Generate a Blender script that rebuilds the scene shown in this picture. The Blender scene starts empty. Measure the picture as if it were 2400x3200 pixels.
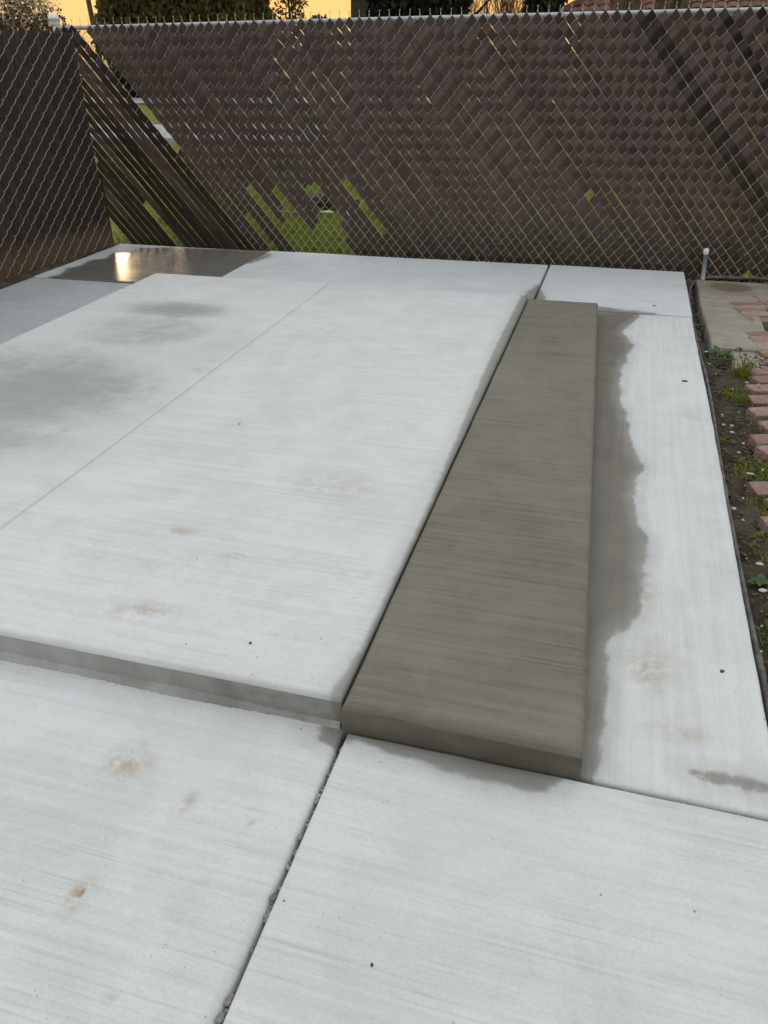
import bpy, math, random
import numpy as np
from mathutils import Vector, Matrix
random.seed(7); RN = np.random.default_rng(11)
S = bpy.context.scene
COL = S.collection

# ---------------------------------------------------------------- camera, sky, sun, exposure
CAM_H = 1.55
RM = ((0.96139198, 0.12893792, -0.24310589),
      (0.27488698, -0.4909182, 0.82670217),
      (-0.01275185, -0.86161148, -0.50740817))      # world axes in (right, down, forward)
cd = bpy.data.cameras.new("camera"); cam = bpy.data.objects.new("camera", cd); COL.objects.link(cam)
cd.sensor_fit = 'VERTICAL'; cd.sensor_height = 24.0; cd.lens = 24.0 * 2430 / 3200
cd.clip_start = 0.05; cd.clip_end = 3000
m = Matrix.Identity(4)
for r in range(3):
    m[r][0] = RM[r][0]; m[r][1] = -RM[r][1]; m[r][2] = -RM[r][2]
m[2][3] = CAM_H
cam.matrix_world = m
S.camera = cam

SUN_EL, SUN_AZ = math.radians(3.5), math.radians(-33.5)   # azimuth from +Y towards +X
W = bpy.data.worlds.new("World"); S.world = W; W.use_nodes = True
wn = W.node_tree.nodes; wl = W.node_tree.links
sky = wn.new('ShaderNodeTexSky'); sky.sky_type = 'NISHITA'; sky.sun_disc = False
sky.sun_elevation = SUN_EL; sky.sun_rotation = SUN_AZ
sky.air_density = 1.0; sky.dust_density = 1.0; sky.ozone_density = 1.0
bg = wn['Background']; bg.inputs['Strength'].default_value = 0.10
def wmath(op, a, b=0.0):
    o = wn.new('ShaderNodeMath'); o.operation = op
    for i, v in enumerate((a, b)):
        if isinstance(v, bpy.types.NodeSocket): wl.new(v, o.inputs[i])
        else: o.inputs[i].default_value = v
    return o.outputs[0]
def wmix(f, a, b):
    o = wn.new('ShaderNodeMix'); o.data_type = 'RGBA'
    for k, v in ((0, f), (6, a), (7, b)):
        if isinstance(v, bpy.types.NodeSocket): wl.new(v, o.inputs[k])
        else: o.inputs[k].default_value = v
    return o.outputs[2]
# thin high cloud in front of the clear sky: pale overhead, glowing gold along the horizon where the sun goes down
wtc = wn.new('ShaderNodeTexCoord'); wsx = wn.new('ShaderNodeSeparateXYZ'); wl.new(wtc.outputs['Generated'], wsx.inputs[0])
up = wmath('MAXIMUM', wsx.outputs[2], 0.0)
toward = wmath('ADD', wmath('MULTIPLY', wsx.outputs[0], math.sin(SUN_AZ * .7)), wmath('MULTIPLY', wsx.outputs[1], math.cos(SUN_AZ * .7)))
toward = wmath('POWER', wmath('MAXIMUM', wmath('ADD', wmath('MULTIPLY', toward, .5), .5), 0.0), 3.0)
near_hor = wmath('MINIMUM', wmath('MULTIPLY', wmath('SUBTRACT', 1.0, wmath('MINIMUM', up, 1.0)), 1.07), 1.0)
low = wmath('POWER', near_hor, wmath('ADD', 1.8, wmath('MULTIPLY', toward, 1.8)))
wno = wn.new('ShaderNodeTexNoise'); wmp = wn.new('ShaderNodeMapping'); wl.new(wtc.outputs['Generated'], wmp.inputs[0])
wmp.inputs['Scale'].default_value = (1, 1, 7); wl.new(wmp.outputs[0], wno.inputs['Vector']); wno.inputs['Scale'].default_value = 3.0; wno.inputs['Detail'].default_value = 4
hor = wmix(toward, (.40, .44, .49, 1), wmix(wno.outputs['Fac'], (2.5, 1.15, .30, 1), (3.0, 2.0, .72, 1)))  # low sky behind the camera dimmed, in place of an unbuilt house's shade
cloud = wmix(low, (2.85, 3.06, 3.24, 1), hor)
skm = wn.new('ShaderNodeVectorMath'); skm.operation = 'MINIMUM'; wl.new(sky.outputs[0], skm.inputs[0]); skm.inputs[1].default_value = (2.5, 1.6, .9)
wl.new(wmix(.90, skm.outputs[0], cloud), bg.inputs[0])
sd = bpy.data.lights.new("sun", 'SUN'); sun = bpy.data.objects.new("sun", sd); COL.objects.link(sun)
sd.energy = .7; sd.angle = math.radians(10); sd.color = (1.0, 0.72, 0.42)
sv = Vector((math.sin(SUN_AZ) * math.cos(SUN_EL), math.cos(SUN_AZ) * math.cos(SUN_EL), math.sin(SUN_EL)))
sun.rotation_euler = sv.to_track_quat('Z', 'Y').to_euler()
sun.location = (0, 0, 20)
S.view_settings.view_transform = 'Standard'; S.view_settings.look = 'None'
S.view_settings.gamma = 1.0; S.view_settings.use_curve_mapping = False
S.view_settings.exposure = 2.18

# ---------------------------------------------------------------- helpers
class MB:
    """collects shapes for ONE mesh"""
    def __init__(s): s.v = []; s.f = []
    def quadgrid(s, P):                      # P[i][j] points
        n = len(s.v); I = len(P); J = len(P[0])
        for row in P: s.v.extend(tuple(p) for p in row)
        for i in range(I - 1):
            for j in range(J - 1):
                a = n + i * J + j
                s.f.append((a, a + J, a + J + 1, a + 1))
    def box(s, x0, x1, y0, y1, z0, z1, mat=None):
        n = len(s.v)
        P = [(x, y, z) for z in (z0, z1) for y in (y0, y1) for x in (x0, x1)]
        if mat: P = [tuple(mat @ Vector(p)) for p in P]
        s.v.extend(P)
        for f in ((0, 2, 3, 1), (4, 5, 7, 6), (0, 1, 5, 4), (2, 6, 7, 3), (0, 4, 6, 2), (1, 3, 7, 5)):
            s.f.append(tuple(n + i for i in f))
    def tube(s, pts, r, sides=6, cap=True):
        pts = [Vector(p) for p in pts]; n = len(s.v); k = len(pts)
        rad = r if isinstance(r, (list, tuple)) else [r] * k
        up = None
        for i, p in enumerate(pts):
            t = (pts[min(i + 1, k - 1)] - pts[max(i - 1, 0)]).normalized()
            if up is None:
                up = Vector((0, 0, 1)) if abs(t.z) < 0.9 else Vector((0, 1, 0))
            a = t.cross(up)
            if a.length < 1e-6: a = t.orthogonal()
            a.normalize(); b = t.cross(a).normalized(); up = -b
            for q in range(sides):
                an = 2 * math.pi * q / sides
                s.v.append(tuple(p + (a * math.cos(an) + b * math.sin(an)) * rad[i]))
        for i in range(k - 1):
            for q in range(sides):
                q2 = (q + 1) % sides
                s.f.append((n + i * sides + q, n + i * sides + q2, n + (i + 1) * sides + q2, n + (i + 1) * sides + q))
        if cap:
            s.f.append(tuple(n + q for q in range(sides)))
            s.f.append(tuple(n + (k - 1) * sides + q for q in reversed(range(sides))))
    def lathe(s, prof, c=(0, 0, 0), sides=20):  # prof [(r,z)]
        n = len(s.v)
        for r, z in prof:
            for q in range(sides):
                an = 2 * math.pi * q / sides
                s.v.append((c[0] + r * math.cos(an), c[1] + r * math.sin(an), c[2] + z))
        for i in range(len(prof) - 1):
            for q in range(sides):
                q2 = (q + 1) % sides
                s.f.append((n + i * sides + q, n + i * sides + q2, n + (i + 1) * sides + q2, n + (i + 1) * sides + q))
    def rock(s, c, r, seed, flat=0.6, stretch=1.0, rot=0.0, sub=1):
        rr = random.Random(seed); n = len(s.v)
        rings = 3 + sub; seg = 6 + 2 * sub
        cr, sr = math.cos(rot), math.sin(rot)
        def add(x, y, z):
            k = 1 + rr.uniform(-.22, .22)
            x, y, z = x * r * k * stretch, y * r * k, z * r * flat * k
            s.v.append((c[0] + x * cr - y * sr, c[1] + x * sr + y * cr, c[2] + z))
        add(0, 0, 1)
        for i in range(1, rings):
            a = math.pi * i / rings
            for q in range(seg):
                b = 2 * math.pi * q / seg
                add(math.sin(a) * math.cos(b), math.sin(a) * math.sin(b), math.cos(a))
        add(0, 0, -1)
        for q in range(seg): s.f.append((n, n + 1 + q, n + 1 + (q + 1) % seg))
        for i in range(rings - 2):
            for q in range(seg):
                a = n + 1 + i * seg; q2 = (q + 1) % seg
                s.f.append((a + q, a + seg + q, a + seg + q2, a + q2))
        a = n + 1 + (rings - 2) * seg
        for q in range(seg): s.f.append((a + q, n + 1 + (rings - 1) * seg, a + (q + 1) % seg))
    def mesh(s, name, mat, smooth=False):
        me = bpy.data.meshes.new(name); me.from_pydata(s.v, [], s.f); me.update()
        for mm in (mat if isinstance(mat, list) else [mat]): me.materials.append(mm)
        if smooth: me.polygons.foreach_set('use_smooth', [True] * len(me.polygons))
        return me
    def build(s, name, mat, parent=None, smooth=False):
        return link(name, s.mesh(name, mat, smooth), parent)

def link(name, me, parent=None, loc=None):
    o = bpy.data.objects.new(name, me); COL.objects.link(o)
    if parent is not None: o.parent = parent
    if loc is not None: o.location = loc
    return o
def tag(o, label=None, cat=None, group=None, kind=None):
    if label: o['label'] = label
    if cat: o['category'] = cat
    if group: o['group'] = group
    if kind: o['kind'] = kind
    return o
def empty(name, loc=(0, 0, 0), rz=0.0):
    o = bpy.data.objects.new(name, None); COL.objects.link(o); o.location = loc; o.rotation_euler = (0, 0, rz)
    o.empty_display_size = 0.1
    return o

# ---------------------------------------------------------------- materials
class NT:
    def __init__(s, name):
        s.m = bpy.data.materials.new(name); s.m.use_nodes = True
        s.t = s.m.node_tree; s.n = s.t.nodes; s.b = s.n['Principled BSDF']; s.out = s.n['Material Output']
    def new(s, ty, **kw):
        o = s.n.new(ty)
        for k, v in kw.items(): setattr(o, k, v)
        return o
    def put(s, sock, v):
        if isinstance(v, bpy.types.NodeSocket): s.t.links.new(v, sock)
        else: sock.default_value = v
    def coord(s, which='Object', scale=(1, 1, 1), loc=(0, 0, 0)):
        tc = s.new('ShaderNodeTexCoord'); mp = s.new('ShaderNodeMapping')
        s.t.links.new(tc.outputs[which], mp.inputs[0])
        mp.inputs['Scale'].default_value = scale; mp.inputs['Location'].default_value = loc
        return mp.outputs[0]
    def noise(s, vec, scale, detail=4, rough=.55, dist=0.0):
        o = s.new('ShaderNodeTexNoise'); s.put(o.inputs['Vector'], vec)
        o.inputs['Scale'].default_value = scale; o.inputs['Detail'].default_value = detail
        o.inputs['Roughness'].default_value = rough; o.inputs['Distortion'].default_value = dist
        return o.outputs['Fac']
    def voro(s, vec, scale, feature='F1', out='Distance'):
        o = s.new('ShaderNodeTexVoronoi', feature=feature); s.put(o.inputs['Vector'], vec)
        o.inputs['Scale'].default_value = scale
        return o.outputs[out]
    def math(s, op, a, b=0.0, c=None, clamp=False):
        o = s.new('ShaderNodeMath', operation=op, use_clamp=clamp)
        s.put(o.inputs[0], a); s.put(o.inputs[1], b)
        if c is not None: s.put(o.inputs[2], c)
        return o.outputs[0]
    def rng(s, v, a, b, c=0.0, d=1.0, smooth=True):
        o = s.new('ShaderNodeMapRange'); o.interpolation_type = 'SMOOTHSTEP' if smooth else 'LINEAR'
        s.put(o.inputs[0], v)
        for i, q in enumerate((a, b, c, d)): o.inputs[i + 1].default_value = q
        return o.outputs[0]
    def mix(s, f, a, b):
        o = s.new('ShaderNodeMix', data_type='RGBA'); s.put(o.inputs[0], f)
        for k, v in ((6, a), (7, b)):
            if isinstance(v, (tuple, list)) and len(v) == 3: v = (*v, 1)
            s.put(o.inputs[k], v)
        return o.outputs[2]
    def mul(s, col, f):              # colour * scalar
        o = s.new('ShaderNodeMix', data_type='RGBA', blend_type='MULTIPLY'); o.inputs[0].default_value = 1
        s.put(o.inputs[6], (*col, 1) if isinstance(col, tuple) else col)
        cc = s.new('ShaderNodeCombineColor')
        for i in range(3): s.put(cc.inputs[i], f)
        s.t.links.new(cc.outputs[0], o.inputs[7]); return o.outputs[2]
    def attr(s, name):
        o = s.new('ShaderNodeAttribute'); o.attribute_name = name; return o.outputs['Fac']
    def objrand(s):
        return s.new('ShaderNodeObjectInfo').outputs['Random']
    def bump(s, h, dist=.002, strength=1.0):
        o = s.new('ShaderNodeBump'); o.inputs['Distance'].default_value = dist; o.inputs['Strength'].default_value = strength
        s.put(o.inputs['Height'], h); s.t.links.new(o.outputs[0], s.b.inputs['Normal']); return o
    def fin(s, col=None, rough=None, metal=None, spec=None):
        if col is not None: s.put(s.b.inputs['Base Color'], (*col, 1) if isinstance(col, tuple) and len(col) == 3 else col)
        if rough is not None: s.put(s.b.inputs['Roughness'], rough)
        if metal is not None: s.put(s.b.inputs['Metallic'], metal)
        if spec is not None: s.put(s.b.inputs['Specular IOR Level'], spec)
        return s.m

def concrete(name, c1, c2, wetc, broom='X', broom_amt=.5, seed=0.0, mott=1.0, wet_rough=.45, damp_shadec=None, side=None, wamp=.075, ripple=0.0):
    broom_k = .20 * broom_amt + .03
    T = NT(name)
    P = T.coord('Object', loc=(seed, seed * 1.7, seed * .3))
    big = T.noise(P, 1.1, 5, .6); mid = T.noise(P, 5.0, 6, .65, .4); fine = T.noise(P, 130, 3, .7)
    st = (1.2, 42, 10) if broom == 'X' else (42, 1.2, 10)
    st2 = (4, 170, 30) if broom == 'X' else (170, 4, 30)
    smear = T.noise(T.coord('Object', scale=st, loc=(seed, seed, 0)), 1.0, 4, .6)
    brm = T.noise(T.coord('Object', scale=st2, loc=(seed, seed, 0)), 1.0, 3, .6)
    f = T.math('ADD', T.math('MULTIPLY', big, .5 * mott), T.math('MULTIPLY', mid, .5 * mott))
    f = T.math('ADD', f, T.math('MULTIPLY', T.math('SUBTRACT', smear, .5), .55))
    f = T.rng(f, .5 * mott - .25, .5 * mott + .25)
    col = T.mix(f, c1, c2)
    # faint warm dust blotches and rust flecks
    warm = T.rng(T.noise(P, 2.3, 6, .7, .3), .50, .72)
    warm = T.math('MULTIPLY', warm, T.rng(T.noise(P, 11, 4, .6), .38, .68))
    col = T.mix(T.math('MULTIPLY', warm, .5), col, tuple(x * y for x, y in zip(c1, (.94, .82, .67))))
    # broom strokes carry a little laitance / grime
    st3 = (1.1, 105, 10) if broom == 'X' else (105, 1.1, 10)
    brl = T.noise(T.coord('Object', scale=st3, loc=(seed * 2, seed, 0)), 1.0, 5, .75)
    b2 = T.math('ADD', T.math('MULTIPLY', T.rng(brm, .52, .72), .6), T.rng(brl, .50, .66))
    b2 = T.math('MULTIPLY', b2, T.rng(T.noise(P, 2.1, 4, .6), .36, .62))
    col = T.mul(col, T.math('SUBTRACT', 1.0, T.math('MULTIPLY', b2, broom_k)))
    # small pits and dark specks
    vd = T.voro(P, 17); sp = T.math('MULTIPLY', T.rng(vd, .03, .075, 1, 0), T.rng(T.noise(P, 3.7, 2), .50, .58))
    vd2 = T.voro(P, 55); sp2 = T.math('MULTIPLY', T.rng(vd2, .05, .14, 1, 0), T.rng(T.noise(P, 6.1, 2), .58, .66))
    sp = T.math('MAXIMUM', sp, T.math('MULTIPLY', sp2, .7))
    col = T.mix(T.math('MULTIPLY', sp, .7), col, (.09, .08, .07))
    col = T.mul(col, T.rng(fine, .25, .75, .94, 1.04))
    rust = T.math('MULTIPLY', T.attr('rust'), T.rng(T.noise(P, 24, 5, .7), .36, .62))
    col = T.mix(T.math('MULTIPLY', rust, .8), col, (.30, .17, .08))
    damp_shade0 = T.attr('damp_shade')  # real moisture on the pad; painted contact shade on the near slabs
    damp_shade = T.rng(T.math('ADD', damp_shade0, T.math('ADD', T.math('MULTIPLY', T.math('SUBTRACT', mid, .5), 1.1), T.math('MULTIPLY', T.math('SUBTRACT', smear, .5), .55))), .22, 1.15, 0, .85)
    damp_shade = T.math('MULTIPLY', T.rng(damp_shade0, .02, .45), damp_shade)
    dead = T.math('MULTIPLY', damp_shade0, T.rng(T.math('ADD', T.math('MULTIPLY', smear, .42), T.math('ADD', T.math('MULTIPLY', mid, .45), T.math('MULTIPLY', big, .35))), .36, .86, .3, 1.0))
    col = T.mix(T.math('MULTIPLY', damp_shade, 1.05, clamp=True), col, damp_shadec or tuple(x * .62 for x in c1))
    wd = T.attr('wet')
    wst = (7, 13, 9) if broom == 'X' else (13, 7, 9)
    wno = T.noise(T.coord('Object', scale=wst), 1.0, 4, .62)
    wd = T.math('ADD', wd, T.math('MULTIPLY', T.math('SUBTRACT', wno, .5), wamp))
    wet = T.math('ADD', T.math('MULTIPLY', T.rng(wd, -.010, .010), .64), T.math('MULTIPLY', T.rng(wd, -.025, .075), .36))
    halo = T.math('MULTIPLY', T.rng(wd, -.07, .0), T.rng(mid, .35, .65, .3, 1.3))
    col = T.mix(T.math('MULTIPLY', halo, .22, clamp=True), col, wetc)
    wcol = T.mul(wetc, T.math('ADD', T.math('ADD', .50, T.math('MULTIPLY', mid, .55)), T.math('MULTIPLY', smear, .50)))
    col = T.mix(wet, col, wcol)
    rr = T.math('ADD', T.math('MULTIPLY', wet, T.math('ADD', wet_rough - .90, T.math('MULTIPLY', smear, .14))), T.rng(mid, .3, .7, .88, .80))
    h = T.math('ADD', T.math('MULTIPLY', T.math('ADD', T.math('MULTIPLY', brl, -1.2), brm), .9 * broom_amt), T.math('MULTIPLY', fine, .5))
    h = T.math('ADD', h, T.math('MULTIPLY', sp, -.8))
    if ripple: h = T.math('ADD', h, T.math('MULTIPLY', T.noise(T.coord('Object', scale=(16, 9, 9)), 1.0, 3, .55), ripple / .0016 * .6))
    bb = T.bump(h, .0016, .6)
    T.put(bb.inputs['Strength'], T.math('SUBTRACT', .6, T.math('MULTIPLY', wet, .35)))
    return T.fin(col, rr, spec=.3)

def simple(name, c1, c2, scale=8.0, rough=.8, bump=0.0, bscale=60, spec=.3, rand=0.0, metal=0.0):
    T = NT(name); P = T.coord('Object')
    f = T.rng(T.noise(P, scale, 5, .65), .32, .68)
    col = T.mix(f, c1, c2)
    if rand:
        col = T.mul(col, T.rng(T.objrand(), 0, 1, 1 - rand, 1 + rand, False))
    if bump: T.bump(T.noise(P, bscale, 5, .65), bump)
    return T.fin(col, rough, metal, spec)

def foliage(name, c1, c2, trans=.35, rough=.6, scale=1.0):
    T = NT(name); P = T.coord('Object')
    f = T.rng(T.noise(P, scale, 3, .6), .35, .65)
    g = T.new('ShaderNodeNewGeometry').outputs['Random Per Island']
    col = T.mix(T.math('ADD', T.math('MULTIPLY', f, .5), T.math('MULTIPLY', g, .5)), c1, c2)
    T.fin(col, rough, spec=.25)
    tr = T.new('ShaderNodeBsdfTranslucent'); T.put(tr.inputs[0], col)
    ms = T.new('ShaderNodeMixShader'); ms.inputs[0].default_value = trans
    T.t.links.new(T.b.outputs[0], ms.inputs[1]); T.t.links.new(tr.outputs[0], ms.inputs[2])
    T.t.links.new(ms.outputs[0], T.out.inputs[0])
    return T.m

M = {}
CW1, CW2 = (.50, .49, .465), (.60, .595, .575)
WET = (.145, .130, .108)
M['near'] = concrete('broomed_concrete_near', CW1, CW2, WET, 'X', .55, 3.1, mott=1.1)
M['strip'] = concrete('broomed_concrete_strip', CW1, CW2, (.157, .139, .112), 'Y', .35, 9.4)
M['pad'] = concrete('smooth_concrete_pad', (.51, .50, .47), (.615, .61, .59), (.20, .185, .16), 'X', .35, 5.7, mott=1.1, wamp=.028, damp_shadec=(.27, .275, .262))
M['far'] = concrete('concrete_far', (.50, .50, .49), (.60, .60, .595), (.20, .185, .16), 'X', .3, 1.3)
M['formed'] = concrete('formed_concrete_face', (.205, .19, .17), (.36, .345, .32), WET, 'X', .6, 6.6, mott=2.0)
M['side'] = concrete('concrete_side', (.32, .32, .31), (.42, .42, .41), WET, 'X', .3, 7.7)
M['puddle'] = concrete('concrete_puddle', (.50, .50, .49), (.59, .59, .585), (.125, .115, .10), 'X', .25, 2.2, wet_rough=.33, ripple=.014)
M['step'] = concrete('fresh_step_concrete', (.132, .118, .090), (.200, .181, .144), (.11, .10, .08), 'X', 1.25, 4.4, mott=.9)
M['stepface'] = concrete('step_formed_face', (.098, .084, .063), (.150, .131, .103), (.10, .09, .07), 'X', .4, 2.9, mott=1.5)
M['old'] = concrete('old_weathered_concrete', (.20, .17, .13), (.33, .295, .24), (.15, .12, .075), 'X', .3, 8.8, mott=1.3)
M['base'] = simple('joint_gravel_bed', (.05, .045, .04), (.10, .09, .08), 60, .95, .004, 90)
M['pebble'] = simple('grey_pebble', (.15, .14, .125), (.30, .28, .25), 30, .7, .001, 120, rand=.35)
M['chip'] = simple('pale_stone_chip', (.36, .34, .30), (.52, .49, .44), 30, .7, .001, 120, rand=.2)

def slat_mat(name, c1, c2, dirt=False, rough=.42):
    T = NT(name); P = T.coord('Object')
    col = T.mix(T.rng(T.noise(P, 9, 4, .6), .3, .7), c1, c2)
    col = T.mul(col, T.rng(T.objrand(), 0, 1, .84, 1.14, False))
    dusty = T.rng(T.noise(P, 3.0, 5, .7), .52, .8)
    col = T.mix(T.math('MULTIPLY', dusty, .22), col, (.16, .13, .11))
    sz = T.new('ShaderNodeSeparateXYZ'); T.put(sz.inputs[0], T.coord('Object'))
    # splashed soil with drips when dirt; otherwise shade painted into the lower slat colour
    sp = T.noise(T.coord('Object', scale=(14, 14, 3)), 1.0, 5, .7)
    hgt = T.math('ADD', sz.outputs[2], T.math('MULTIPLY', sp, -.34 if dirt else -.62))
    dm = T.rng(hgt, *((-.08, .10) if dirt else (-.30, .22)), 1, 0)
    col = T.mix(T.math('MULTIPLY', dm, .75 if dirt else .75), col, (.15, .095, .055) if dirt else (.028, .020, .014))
    spk = T.math('MULTIPLY', T.rng(T.voro(P, 26), .05, .10, 1, 0), T.rng(T.noise(P, 4.5, 2), .60, .64))
    col = T.mix(T.math('MULTIPLY', spk, .8), col, (.30, .27, .22))
    T.bump(T.noise(T.coord('Object', scale=(60, 60, 60)), 1, 3, .6), .0006)
    return T.fin(col, T.rng(dusty, 0, 1, rough, rough + .2), spec=.3)
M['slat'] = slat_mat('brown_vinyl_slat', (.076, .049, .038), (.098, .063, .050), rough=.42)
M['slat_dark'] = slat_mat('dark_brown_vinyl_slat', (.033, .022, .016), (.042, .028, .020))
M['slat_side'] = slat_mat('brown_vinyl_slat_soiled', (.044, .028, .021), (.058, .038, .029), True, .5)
M['galv'] = simple('galvanised_wire', (.42, .39, .355), (.55, .51, .47), 40, .45, metal=.2, spec=.5)
M['galv_side'] = simple('bright_galvanised_wire', (.40, .37, .34), (.52, .49, .45), 40, .5, metal=.2, spec=.5)
M['galv_rail'] = simple('galvanised_rail', (.34, .345, .345), (.47, .475, .475), 14, .5, .0006, 70, metal=.35, spec=.5)
M['cap'] = simple('white_post_cap', (.72, .71, .69), (.80, .79, .77), 20, .35, spec=.5)
M['pvc'] = simple('grey_pvc_pipe', (.33, .36, .38), (.40, .43, .45), 20, .4, spec=.5)
M['pvcw'] = simple('white_pvc_cap', (.75, .75, .74), (.82, .82, .81), 20, .4, spec=.5)
M['hose'] = simple('weathered_black_pipe', (.05, .047, .045), (.15, .14, .13), 12, .6, .0008, 60)

# ---------------------------------------------------------------- slab builder
def seg_dist(P, poly):
    """signed distance of points to a closed polygon, positive inside"""
    P = np.asarray(P, float); poly = np.asarray(poly, float); n = len(poly)
    d = np.full(len(P), 1e9); ins = np.zeros(len(P), bool)
    for i in range(n):
        a, b = poly[i], poly[(i + 1) % n]; e = b - a
        t = np.clip(((P - a) @ e) / (e @ e + 1e-12), 0, 1)
        d = np.minimum(d, np.hypot(*(P - a - t[:, None] * e).T))
        c = ((a[1] > P[:, 1]) != (b[1] > P[:, 1])) & (P[:, 0] < (b[0] - a[0]) * (P[:, 1] - a[1]) / (b[1] - a[1] + 1e-12) + a[0])
        ins ^= c
    return np.where(ins, d, -d)
def smooth_noise(x, y, seed, amp):
    r = np.random.default_rng(seed); o = np.zeros_like(x)
    for k in range(9):
        fx, fy = r.normal(0, 1.6 * (1 + k * .5), 2); ph = r.uniform(0, 6.28)
        o += np.sin(fx * x + fy * y + ph) / (1 + k * .5)
    return amp * o / 2.2

def slab(name, x0, x1, y0, y1, top, thick, mat, parent=None, step=.02, r=.012, wets=(), rust=(), damp_shade=(),
         warp=None, seed=1, wob=.0018, grooves=(), face=None):
    """a cast slab: rounded tooled edges, gently uneven top, per-vertex stain and painted shade distances"""
    lev = [(0, -thick), (0, -r)] + [(r * (1 - math.cos(a)), -r * (1 - math.sin(a))) for a in (math.pi / 6, math.pi / 3, math.pi / 2)]
    L = len(lev)
    def axis(a, b):
        lo = [a + q[0] for q in lev]; hi = [b - q[0] for q in lev][::-1]
        n = max(2, int((hi[0] - lo[-1]) / step))
        inn = list(np.linspace(lo[-1], hi[0], n + 1)[1:-1])
        return lo + inn + hi, list(range(L)) + [L - 1] * len(inn) + list(range(L))[::-1]
    X, LX = axis(x0, x1); Y, LY = axis(y0, y1)
    for g in grooves:                         # saw cuts running along Y
        i = int(np.searchsorted(X, g[0]))
        X[i:i] = [g[0] - g[1], g[0] - g[1] * .98, g[0] + g[1] * .98, g[0] + g[1]]; LX[i:i] = [L - 1, -1, -1, L - 1]
    nx, ny = len(X), len(Y)
    gx, gy = np.meshgrid(np.array(X), np.array(Y), indexing='ij')
    lx, ly = np.meshgrid(np.array(LX), np.array(LY), indexing='ij')
    mn = np.minimum(np.where(lx < 0, 99, lx), ly)
    zl = np.array([q[1] for q in lev]); gz = top + zl[np.minimum(mn, L - 1)]
    gz = np.where((lx < 0) & (ly >= 2), gz - .006, gz)
    und = smooth_noise(gx, gy, seed, wob)
    gz = gz + np.where(mn >= 1, und, 0)
    if warp is not None: gx, gy = warp(gx, gy)
    # edge wander
    edge = np.random.default_rng(seed + 5)
    gx = gx + smooth_noise(gx * 0, gy * 6, seed + 1, .0012); gy = gy + smooth_noise(gx * 6, gy * 0, seed + 2, .0012)
    V = np.stack([gx.ravel(), gy.ravel(), gz.ravel()], 1)
    I, J = np.meshgrid(np.arange(nx - 1), np.arange(ny - 1), indexing='ij')
    a = (I * ny + J).ravel(); F = np.stack([a, a + ny, a + ny + 1, a + 1], 1)
    me = bpy.data.meshes.new(name); me.from_pydata(V.tolist(), [], F.tolist()); me.update()
    me.materials.append(mat); me.polygons.foreach_set('use_smooth', [True] * len(me.polygons))
    def put(nm, val):
        at = me.attributes.new(nm, 'FLOAT', 'POINT'); at.data.foreach_set('value', val.astype(np.float32))
    w = np.full(len(V), -1.0)
    for p in wets: w = np.maximum(w, seg_dist(V[:, :2], p))
    put('wet', w)
    for nm, lst in (('rust', rust), ('damp_shade', damp_shade)):
        q = np.zeros(len(V))
        for (cx, cy, sx, sy, am) in lst:
            q = np.maximum(q, am * np.exp(-((V[:, 0] - cx) / sx) ** 2 - ((V[:, 1] - cy) / sy) ** 2))
        put(nm, q)
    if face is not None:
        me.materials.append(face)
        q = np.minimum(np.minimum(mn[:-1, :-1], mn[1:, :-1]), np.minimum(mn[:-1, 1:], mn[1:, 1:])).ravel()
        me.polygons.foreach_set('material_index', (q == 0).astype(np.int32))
    o = link(name, me, parent)
    return o

# ---------------------------------------------------------------- ground, lawn, far paths
def sheet(name, x0, x1, y0, y1, z, mat, nx=1, ny=1, hf=None, parent=None, smooth=True):
    gx = np.linspace(x0, x1, nx + 1); gy = np.linspace(y0, y1, ny + 1)
    P = [[(x, y, z + (hf(x, y) if hf else 0)) for y in gy] for x in gx]
    b = MB(); b.quadgrid(P); return b.build(name, mat, parent, smooth)

T = NT('garden_soil'); P = T.coord('Object')
c = T.mix(T.rng(T.noise(P, 7, 6, .7), .3, .7), (.060, .046, .031), (.135, .105, .072))
mo = T.math('MULTIPLY', T.rng(T.noise(P, 4.0, 5, .65), .53, .66), T.rng(T.noise(P, 40, 4, .7), .38, .6))
c = T.mix(T.math('MULTIPLY', mo, .85), c, (.055, .065, .014))
c = T.mix(T.math('MULTIPLY', T.rng(T.voro(P, 90), .08, .2, 1, 0), T.rng(T.noise(P, 9, 3), .5, .62)), c, (.17, .15, .12))
T.bump(T.math('ADD', T.noise(P, 45, 6, .75), T.math('MULTIPLY', T.noise(P, 180, 3, .7), .5)), .012)
M['soil'] = T.fin(c, .95, spec=.2)
T = NT('lawn_grass'); P = T.coord('Object')
c = T.mix(T.rng(T.noise(P, .9, 6, .7), .3, .7), (.14, .18, .008), (.24, .235, .02))
c = T.mix(T.rng(T.noise(T.coord('Object', scale=(3, 10, 3)), 1, 5, .7), .5, .72), c, (.05, .075, .010))
c = T.mix(T.rng(T.noise(T.coord('Object', scale=(1.1, 2.6, 1)), 1, 6, .75), .56, .70), c, (.13, .105, .05))
c = T.mul(c, T.rng(T.noise(T.coord('Object', scale=(9, 26, 9)), 1, 5, .75), .32, .68, .45, 1.25))
T.bump(T.noise(T.coord('Object', scale=(40, 60, 40)), 1, 5, .75), .03)
M['lawn'] = T.fin(c, .9, spec=.15)
M['road'] = simple('pale_path', (.30, .30, .29), (.38, .38, .37), 3, .9)

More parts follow.
